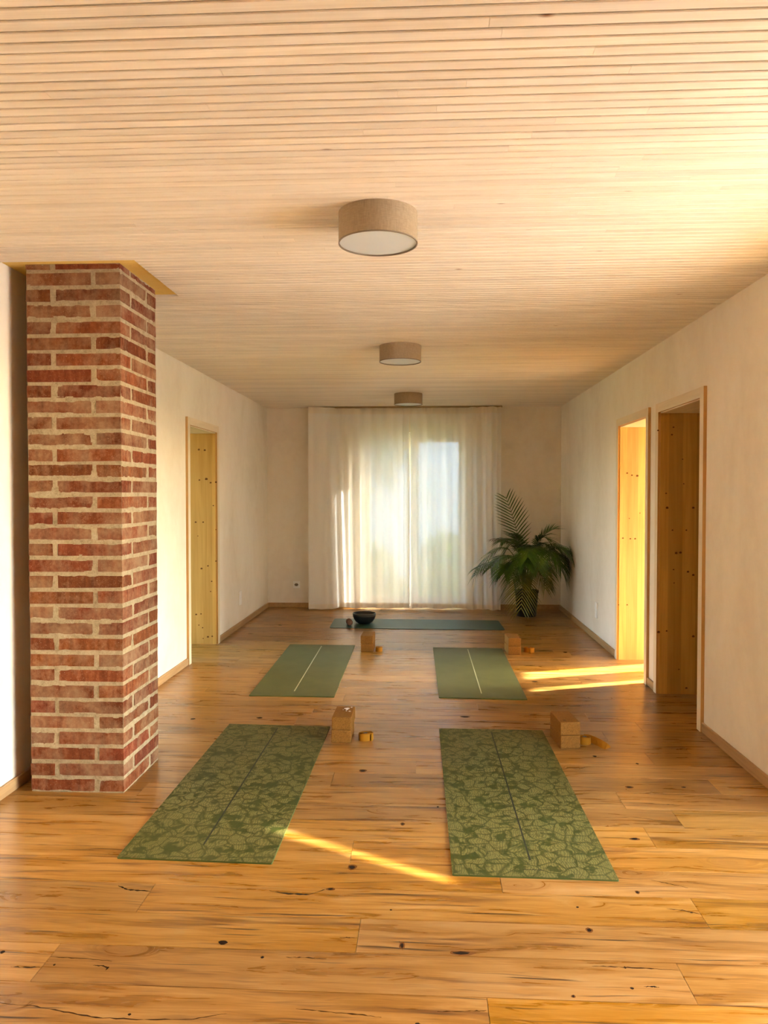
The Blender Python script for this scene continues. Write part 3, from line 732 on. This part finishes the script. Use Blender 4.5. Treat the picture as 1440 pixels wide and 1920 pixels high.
tag(MB().box(-1.42, 0.93, 9.33, 9.36, HC - 0.018, HC + 0.002).build('curtain_rail', 'rail'), 'slim ceiling-mounted rail carrying the sheer curtains', 'curtain rail')

# ================================================================== SOCKETS AND SWITCH PLATES
def plate_wall(name, x, y, z, sgn, label):
    r = tag(empty(name, (x, y, z)), label, 'switch plate')
    o = MB().box(*sorted((0, sgn * 0.010)), -0.041, 0.041, -0.075, 0.075).build('cover_plate', 'white_plastic', r); bevel(o, 0.003)
    for zz in (-0.036, 0.036):
        i = MB().box(*sorted((sgn * 0.010, sgn * 0.0125)), -0.03, 0.03, zz - 0.03, zz + 0.03).build('insert', 'white_plastic', r); bevel(i, 0.001, 1)
plate_wall('switch_plate', XR, 7.455, 0.294, -1, 'white double wall plate low on the wall between palm and sunlit doorway')
plate_wall('switch_plate', XL, 8.025, 0.309, 1, 'white double wall plate low on the chimney-side wall, near the sun sliver')
r = tag(empty('wall_socket', (-1.600, YB, 0.284)), 'white square three-pin wall socket low beside the curtain', 'socket')
bevel(MB().box(-0.042, 0.042, -0.010, 0, -0.042, 0.042).build('cover_plate', 'white_plastic', r), 0.003)
hexa = [(0.026 * math.cos(PI / 3 * i), 0.020 * math.sin(PI / 3 * i)) for i in range(6)]
s_ = MB().prism(hexa, 0, 0.001).build('socket_recess', 'lamp_rim', r, loc=(0, -0.0105, 0)); s_.rotation_euler = (PI / 2, 0, 0)
for dx, dz in ((-0.011, 0.003), (0.011, 0.003), (0, -0.006)):
    h_ = MB().lathe([(0.0035, 0), (0.0035, 0.001)], 10).build('pin_hole', 'dark_hole', s_, loc=(dx, dz, 0.0006))

# ================================================================== YOGA MATS
def yoga_mat(p0, p1, p2, p3, mat, th, label, group, line=None, rounded=0.0, logo=False):
    """corners near-left, near-right, far-right, far-left on the floor"""
    P = [Vector(p) for p in (p0, p1, p2, p3)]
    c = sum(P, Vector((0, 0))) / 4
    root = tag(empty('yoga_mat', (c.x, c.y, 0)), label, 'yoga mat', group)
    Q = [p - c for p in P]; poly = []
    rr = rounded or 0.006
    for i in range(4):
        a, b, d = Q[i - 1], Q[i], Q[(i + 1) % 4]
        u, v = (a - b).normalized(), (d - b).normalized()
        for k in range(6):
            t = k / 5; poly.append(tuple((b + u * rr * (1 - t) ** 2 + v * rr * t ** 2)))
    MB().prism(poly, 0.0, th, 0, 1).build('mat_sheet', [mat, 'mat_edge' if mat != 'teal' else 'line_dark'], root)
    n0, n1 = (Q[0] + Q[1]) / 2, (Q[2] + Q[3]) / 2
    d = (n1 - n0).normalized(); s = Vector((d.y, -d.x)); Ln = (n1 - n0).length
    if line:
        a, b = n0 + d * 0.13, n1 - d * 0.06
        w = 0.0035
        MB().prism([tuple(a - s * w), tuple(a + s * w), tuple(b + s * w), tuple(b - s * w)], th, th + 0.0005).build('alignment_line', line, root)
    if logo:                                         # small handwritten maker's mark
        mb = MB(); o = n0 + d * 0.055 - s * 0.035; pts = []
        for k in range(15):
            pts.append(o + s * (0.005 * k) + d * (0.0045 * (1 if k % 2 else -1) * (1.0 if k in (0, 1, 7, 14) else 0.55)))
        for a, b in zip(pts[:-1], pts[1:]):
            t = (b - a).normalized(); nn = Vector((t.y, -t.x)) * 0.0011
            mb.prism([tuple(a - nn), tuple(a + nn), tuple(b + nn), tuple(b - nn)], th, th + 0.0005)
        mb.build('printed_mark', 'line_dark', root)
    return root
gm = 'green yoga mats laid out for class'
yoga_mat((-1.192, 2.876), (-0.582, 2.862), (-0.572, 4.585), (-1.196, 4.601), 'floral', 0.006, 'green floral-patterned yoga mat beside the brick chimney', gm, 'line_dark')
yoga_mat((0.103, 2.812), (0.709, 2.803), (0.700, 4.576), (0.086, 4.580), 'floral', 0.006, 'green floral-patterned yoga mat with small mark on its short edge', gm, 'line_dark', logo=True)
yoga_mat((-1.229, 5.266), (-0.629, 5.262), (-0.650, 7.075), (-1.262, 7.085), 'olive', 0.006, 'plain olive yoga mat with pale centre line on the chimney side', gm, 'line_pale')
yoga_mat((0.098, 5.284), (0.703, 5.261), (0.702, 6.998), (0.074, 7.012), 'olive', 0.006, 'plain olive yoga mat with pale centre line next to the sun patch', gm, 'line_pale')
yoga_mat((-1.005, 7.985), (0.832, 7.955), (0.815, 8.560), (-1.020, 8.598), 'teal', 0.005, 'dark teal yoga mat laid crosswise in front of the curtains', None, None, 0.05)

# ================================================================== CORK BLOCKS
def block_mesh():
    mb = MB().box(-0.056, 0.056, 0, 0.225, 0, 0.0735)
    return mb.mesh('cork_block', 'cork')
bm_ = block_mesh()
def cork_block(x, y, z, rz, label):
    o = link('cork_block', bm_, None, (x, y, z), (0, 0, rz)); bevel(o, 0.005, 2)
    return tag(o, label, 'yoga block', 'cork blocks stacked in pairs')
pl = {'a': 'pair touching the floral mat by the chimney', 'b': 'pair by the loose-tailed strap', 'c': 'pair nearest the black bowl', 'd': 'pair nearest the potted palm'}
for key, p, rz, dx in (('a', (-0.4755, 4.295), 0.0, 0.003), ('b', (0.809, 4.266), math.radians(6.0), -0.001), ('c', (-0.517, 6.786), math.radians(-1.0), -0.002), ('d', (0.788, 6.745), math.radians(3.0), 0.001)):
    cork_block(p[0], p[1], 0.0, rz, 'cork yoga block, lower of the ' + pl[key])
    o = cork_block(p[0] + dx, p[1] + 0.003, 0.0735, rz - 0.01, ('white-printed cork yoga block, upper of the ' if key == 'a' else 'cork yoga block, upper of the ') + pl[key])
    if key == 'a':
        mb = MB(); rr = random.Random(5)
        for (cx, cy, a, b) in ((0.012, 0.178, 0.017, 0.016), (0.014, 0.160, 0.009, 0.012), (0.036, 0.205, 0.007, 0.010), (-0.008, 0.150, 0.003, 0.006), (0.013, 0.130, 0.005, 0.006), (0.034, 0.122, 0.008, 0.008)):
            mb.prism([(cx + a * math.cos(2 * PI * i / 9) * rr.uniform(0.7, 1.1), cy + b * math.sin(2 * PI * i / 9) * rr.uniform(0.7, 1.1)) for i in range(9)], 0.0733, 0.0740)
        mb.build('white_print', 'print_white', o)
    if key == 'b':
        MB().prism([(-0.030, 0.040), (-0.018, 0.034), (-0.016, 0.040), (-0.030, 0.048)], 0.0733, 0.0739).build('dark_mark', 'dark_knot', o)

# ================================================================== STRAPS
def ribbon(pts, h, th, z0=0.0, lean=None):
    """standing webbing band along xy points"""
    mb = MB(); P = [Vector(p) for p in pts]; n = len(P)
    for i, p in enumerate(P):
        t = (P[min(i + 1, n - 1)] - P[max(i - 1, 0)]).normalized(); s = Vector((t.y, -t.x)) * th / 2
        k = lean(i / (n - 1)) if lean else 0.0           # outward lean of the top edge, radians
        nrm = Vector((t.y, -t.x)); hh = h * math.cos(k); off = nrm * h * math.sin(k)
        for (q, z, o) in ((p - s, z0, 0), (p + s, z0, 0), (p + s, z0 + hh, 1), (p - s, z0 + hh, 1)):
            w = q + off * o; mb.v.append((w.x, w.y, z))
    for i in range(n - 1):
        for j in range(4):
            a, b = i * 4 + j, i * 4 + (j + 1) % 4
            mb.f.append((a, b, b + 4, a + 4)); mb.mi.append(0)
    mb.f += [(3, 2, 1, 0), tuple((n - 1) * 4 + j for j in range(4))]; mb.mi += [0, 0]
    return mb
def strap(x, y, rz, label, sx=0.043, sy=0.036, h=0.040, tail=False, open_end=True):
    root = tag(empty('yoga_strap', (x, y, 0), rz), label, 'yoga strap', 'mustard straps beside the cork blocks')
    pts = []; turns = 4; N = 130
    for i in range(N):
        t = i / (N - 1); a = t * turns * 2 * PI + 0.6; q = 0.34 + 0.66 * t
        pts.append((sx * q * math.cos(a), sy * q * math.sin(a)))
    ribbon(pts, h, 0.0024).build('webbing_roll', 'strap', root, True).modifiers.new('e', 'EDGE_SPLIT').split_angle = 0.7
    if tail:
        T = [(0.004, 0.040), (0.022, 0.034), (0.036, 0.016), (0.050, -0.010), (0.066, -0.042), (0.082, -0.078), (0.092, -0.100)]
        ribbon(T, h, 0.0024, 0.0004, lambda t: -0.05 - 1.35 * t * t).build('webbing_tail', 'strap', root)
    elif open_end:
        a0 = 0.6 + turns * 2 * PI
        T = [(sx * (1.0 + 0.16 * k / 10) * math.cos(a0 - 0.2 - k * 0.16), sy * (1.0 + 0.20 * k / 10) * math.sin(a0 - 0.2 - k * 0.16)) for k in range(11)]
        ribbon(T, h, 0.0024).build('webbing_tail', 'strap', root)
    b = MB()
    ring = [(0.011 * math.cos(2 * PI * i / 12), 0.006 * math.sin(2 * PI * i / 12)) for i in range(12)]
    b.tube([(p[0], p[1], h - 0.002) for p in ring] + [(ring[0][0], ring[0][1], h - 0.002)], 0.0022, 6).tube([(p[0], p[1], h - 0.008) for p in ring] + [(ring[0][0], ring[0][1], h - 0.008)], 0.0022, 6)
    b.build('buckle_rings', 'metal', root)
strap(-0.342, 4.365, 0.5, 'rolled mustard yoga strap near the white-printed cork block')
strap(0.905, 4.365, 0.0, 'mustard yoga strap with a loose tail lying on the floor', 0.034, 0.034, tail=True)
strap(-0.413, 6.835, 0.2, 'tightly rolled mustard yoga strap beside the cork blocks nearest the black bowl', 0.032, 0.036, open_end=False)
strap(0.930, 6.885, -0.3, 'rolled mustard yoga strap beside cork blocks close to the sun patch', 0.046, 0.036)

# ================================================================== SINGING BOWL AND MALLET
bw = tag(empty('singing_bowl', (-0.660, 8.285, 0.005)), 'black metal singing bowl standing on the teal mat', 'bowl')
MB().lathe([(0.0, 0.0), (0.048, 0.0), (0.066, 0.004), (0.092, 0.022), (0.112, 0.050), (0.124, 0.082), (0.1280, 0.112), (0.1225, 0.112), (0.118, 0.082), (0.105, 0.052), (0.085, 0.027), (0.05, 0.010), (0.0, 0.009)], 48, cap=False).build('bowl_body', 'bowl', bw, True)
MB().lathe([(0.1280, 0.1115), (0.1284, 0.1145), (0.1270, 0.1155), (0.1235, 0.1155), (0.1222, 0.1145), (0.1225, 0.1115)], 48, cap=False).build('rim', 'bowl_rim', bw, True)
ml = tag(empty('mallet', (-0.803, 8.130, 0.038), math.radians(12)), 'short brown bowl mallet with round end lying beside the black bowl', 'mallet')
pr = [(0.0295, 0.0), (0.033, 0.006), (0.033, 0.085), (0.026, 0.095), (0.013, 0.10), (0.013, 0.19), (0.010, 0.195)]
o = MB().lathe(pr, 28).build('mallet_body', 'mallet', ml, True); o.rotation_euler = (-PI / 2, 0, 0)
o = MB().lathe([(0.028, -0.001), (0.028, 0.001)], 28).build('mallet_end', 'mallet_end', ml); o.rotation_euler = (-PI / 2, 0, 0)

# ================================================================== POTTED PALM
PY = 8.93
pb = Vector((1.178, PY, 0))
palm = tag(empty('potted_palm', pb), 'bushy green palm in a black pot in the room corner', 'potted plant')
MB().lathe([(0.108, 0.0), (0.112, 0.006), (0.132, 0.27), (0.138, 0.275), (0.138, 0.30), (0.128, 0.30), (0.125, 0.262)], 40, cap=False).lathe([(0.108, 0.0), (0.0, 0.0)], 40, cap=False).build('pot', 'pot', palm, True)
MB().lathe([(0.126, 0.262), (0.06, 0.272), (0.0, 0.275)], 32, cap=False).build('soil', 'soil', palm, True)
rp = random.Random(12)
def frond(base, ctrl, tip, ll, mat, seed, droop=0.35, n=26, twist=0.0, start=0.22):
    """feather frond along a quadratic curve; leaflets both sides; world points"""
    r = random.Random(seed); base, ctrl, tip = Vector(base), Vector(ctrl), Vector(tip)
    B = lambda t: base * (1 - t) ** 2 + ctrl * 2 * t * (1 - t) + tip * t * t
    T = lambda t: ((ctrl - base) * (1 - t) + (tip - ctrl) * t).normalized()
    mb = MB(); pts = [B(i / 12) for i in range(13)]
    mb.tube([p - pb for p in pts], [0.006 - 0.0045 * i / 12 for i in range(13)], 5, True, 1)
    for k in range(n):
        t = start + (1 - start) * (k + 0.3) / n
        p = B(t); tg = T(t)
        side = tg.cross(Vector((0, 0, 1)))
        if side.length < 0.15: side = Vector((1, 0, 0))
        side.normalize(); up = side.cross(tg).normalized()
        if twist: 
            rot = Matrix.Rotation(twist, 3, tg); side = rot @ side; up = rot @ up
        q = (t - start) / (1 - start)
        L = ll * (0.55 + 0.9 * math.sin(PI * (0.12 + 0.72 * q)) - 0.45) * 1.05 * r.uniform(0.88, 1.1)
        fw = 0.55 + 0.75 * q
        for sg in (-1, 1):
            d = (side * sg + tg * fw + up * r.uniform(0.10, 0.28)).normalized()
            wv = (tg - d * tg.dot(d)).normalized(); w = 0.0085 * r.uniform(0.85, 1.15)
            b = len(mb.v); prev = p
            for s in range(4):
                f = s / 3
                c = p + d * L * f + Vector((0, 0, -1)) * droop * L * f * f
                c.x = min(c.x, XR - 0.012); c.y = min(c.y, YB - 0.015)
                ww = w * (0.5, 0.8, 0.6, 0.05)[s]
                for e in (c - wv * ww, c + wv * ww): 
                    e = e - pb; mb.v.append(tuple(e))
            for s in range(3):
                mb.f.append((b + 2 * s, b + 2 * s + 1, b + 2 * s + 3, b + 2 * s + 2)); mb.mi.append(0)
    return mb.build('frond', [mat, 'stem'], palm)
crown = lambda: (pb.x + rp.uniform(-0.035, 0.035), PY + rp.uniform(-0.035, 0.035), 0.28)
W = at_depth
fr = [  # control pixel, tip pixel, depth of control, depth of tip, leaflet length, material, droop
    ((990, 1050), (948, 930), 9.02, 9.08, 0.25, 'leaf', 0.10), ((985, 1010), (925, 1010), 9.0, 8.95, 0.19, 'leaf_b', 0.6), ((960, 960), (890, 1080), 8.9, 8.78, 0.22, 'leaf', 0.55),
    ((945, 1030), (893, 1066), 8.75, 8.60, 0.20, 'leaf', 0.7), ((960, 1000), (920, 1065), 8.75, 8.55, 0.22, 'leaf', 0.6), ((985, 985), (960, 1085), 8.70, 8.50, 0.24, 'leaf', 0.55),
    ((985, 1020), (977, 1145), 8.66, 8.56, 0.27, 'leaf_y', 0.30), ((1000, 1000), (1022, 1105), 8.66, 8.56, 0.22, 'leaf_y', 0.35), ((1005, 985), (1048, 992), 8.95, 9.0, 0.22, 'leaf', 0.15),
    ((1035, 950), (1070, 1075), 8.85, 8.75, 0.25, 'leaf', 0.6), ((1030, 970), (1068, 1092), 8.95, 8.9, 0.22, 'leaf', 0.7), ((1020, 985), (1052, 1062), 8.7, 8.55, 0.24, 'leaf', 0.6),
    ((1010, 965), (1042, 1050), 8.8, 8.7, 0.22, 'leaf', 0.5), ((965, 1060), (940, 1118), 9.0, 9.02, 0.13, 'leaf', 0.5), ((1000, 960), (1010, 1070), 8.62, 8.45, 0.22, 'leaf', 0.55),
    ((975, 975), (945, 1040), 8.95, 8.95, 0.20, 'leaf', 0.55), ((1005, 1010), (1035, 1075), 9.05, 9.15, 0.20, 'leaf', 0.5), ((990, 1000), (1010, 1030), 8.7, 8.5, 0.22, 'leaf', 0.45),
    ((975, 1010), (985, 1060), 8.6, 8.42, 0.22, 'leaf', 0.5), ((1012, 1000), (1060, 1030), 8.8, 8.72, 0.22, 'leaf', 0.5), ((985, 1000), (955, 1000), 8.85, 8.7, 0.18, 'leaf', 0.4),
    ((1025, 1010), (1065, 1050), 8.9, 8.95, 0.22, 'leaf', 0.6), ((965, 1020), (930, 1085), 8.85, 8.8, 0.20, 'leaf', 0.55), ((1000, 1010), (1030, 1100), 8.8, 8.7, 0.20, 'leaf', 0.55),
    ((1000, 985), (1028, 1012), 8.9, 8.8, 0.24, 'leaf', 0.4), ((975, 990), (940, 1015), 8.8, 8.65, 0.22, 'leaf', 0.5), ((990, 985), (990, 1045), 8.55, 8.35, 0.24, 'leaf', 0.5),
    ((1030, 990), (1076, 1040), 8.75, 8.6, 0.24, 'leaf', 0.6), ((1025, 1000), (1060, 1085), 8.8, 8.8, 0.22, 'leaf', 0.6), ((960, 1020), (945, 1075), 8.65, 8.5, 0.22, 'leaf', 0.55)]
for i, (c, t, dc, dt, ll, mt, dr) in enumerate(fr):
    cw, tw_ = W(c[0], c[1], dc), W(t[0], t[1], dt)
    cw.x = min(cw.x, XR - 0.03); tw_.x = min(tw_.x, XR - 0.03)
    frond(crown(), cw, tw_, ll, mt, 100 + i, dr * 0.75, (18 if i in (0, 6, 7) else 24) if ll > 0.15 else 16, twist=(PI / 2 if i == 0 else 0.0), start=0.42 if i not in (0, 13) else 0.5)
for i in range(5):
    a = i * 1.3; MB().tube([(0.04 * math.cos(a), 0.04 * math.sin(a), 0.26), (0.05 * math.cos(a), 0.05 * math.sin(a), 0.42), (0.07 * math.cos(a), 0.07 * math.sin(a), 0.58)], [0.012, 0.009, 0.006], 7).build('stem', 'stem', palm, True)

# ================================================================== GARDEN BEHIND THE SHEER CURTAIN
def shrub(x, y, h, w, seed, label, name='shrub', cat='shrub', trunk=0.0, nl=900):
    r = random.Random(seed); root = tag(empty(name, (x, y, -0.10)), label, cat)
    mb = MB()
    for k in range(nl):
        a = r.uniform(0, 2 * PI); b = math.acos(r.uniform(-0.6, 1)); q = r.uniform(0.55, 1.0)
        c = Vector((w * q * math.sin(b) * math.cos(a), w * q * math.sin(b) * math.sin(a), trunk + (h - trunk) * (0.45 + 0.55 * q * math.cos(b))))
        d = Vector((r.uniform(-1, 1), r.uniform(-1, 1), r.uniform(-0.4, 1))).normalized(); s = d.cross(Vector((0.3, 0.5, 1))).normalized()
        L = r.uniform(0.10, 0.18) * max(1.0, h / 2); ww = L * 0.25; i = len(mb.v)
        mb.v += [tuple(c), tuple(c + d * L * 0.5 + s * ww), tuple(c + d * L), tuple(c + d * L * 0.5 - s * ww)]
        mb.f.append((i, i + 1, i + 2, i + 3)); mb.mi.append(0)
    mb.build('foliage', 'shrub', root)
    st = MB()
    for k in range(4 if trunk == 0 else 1):
        a = k * 1.6; st.tube([(0, 0, 0), (0.2 * w * math.cos(a), 0.2 * w * math.sin(a), max(trunk, h * 0.3)), (0.45 * w * math.cos(a), 0.45 * w * math.sin(a), h * 0.7)], [0.02 * h, 0.015 * h, 0.008 * h], 6)
    st.build('stem', 'bark', root)
shrub(-0.85, 11.0, 0.75, 0.42, 1, 'low green shrub seen through the curtain gap')
shrub(0.34, 10.9, 0.95, 0.45, 2, 'leafy green shrub seen through the curtain beside the palm')
shrub(1.05, 12.2, 0.80, 0.40, 3, 'small green shrub half hidden behind the window edge')
shrub(-1.15, 12.6, 3.4, 0.75, 4, 'tall yellow-green tree beyond the rear window', 'garden_tree', 'tree', 1.3, 1500)
nb = tag(empty('neighbour_house', (1.2, 13.8, -0.1)), 'pale rendered house faintly visible behind the curtain', 'house')
MB().box(-6.2, 5, 0, 6, 0, 8.0).build('house_walls', 'render', nb)  # made tall and set close to shade the rear window from the sky
MB().prism([(-6.6, -0.4), (5.4, -0.4), (5.4, 6.5), (-6.6, 6.5)], 8.0, 8.3).build('roof', 'roof', nb)
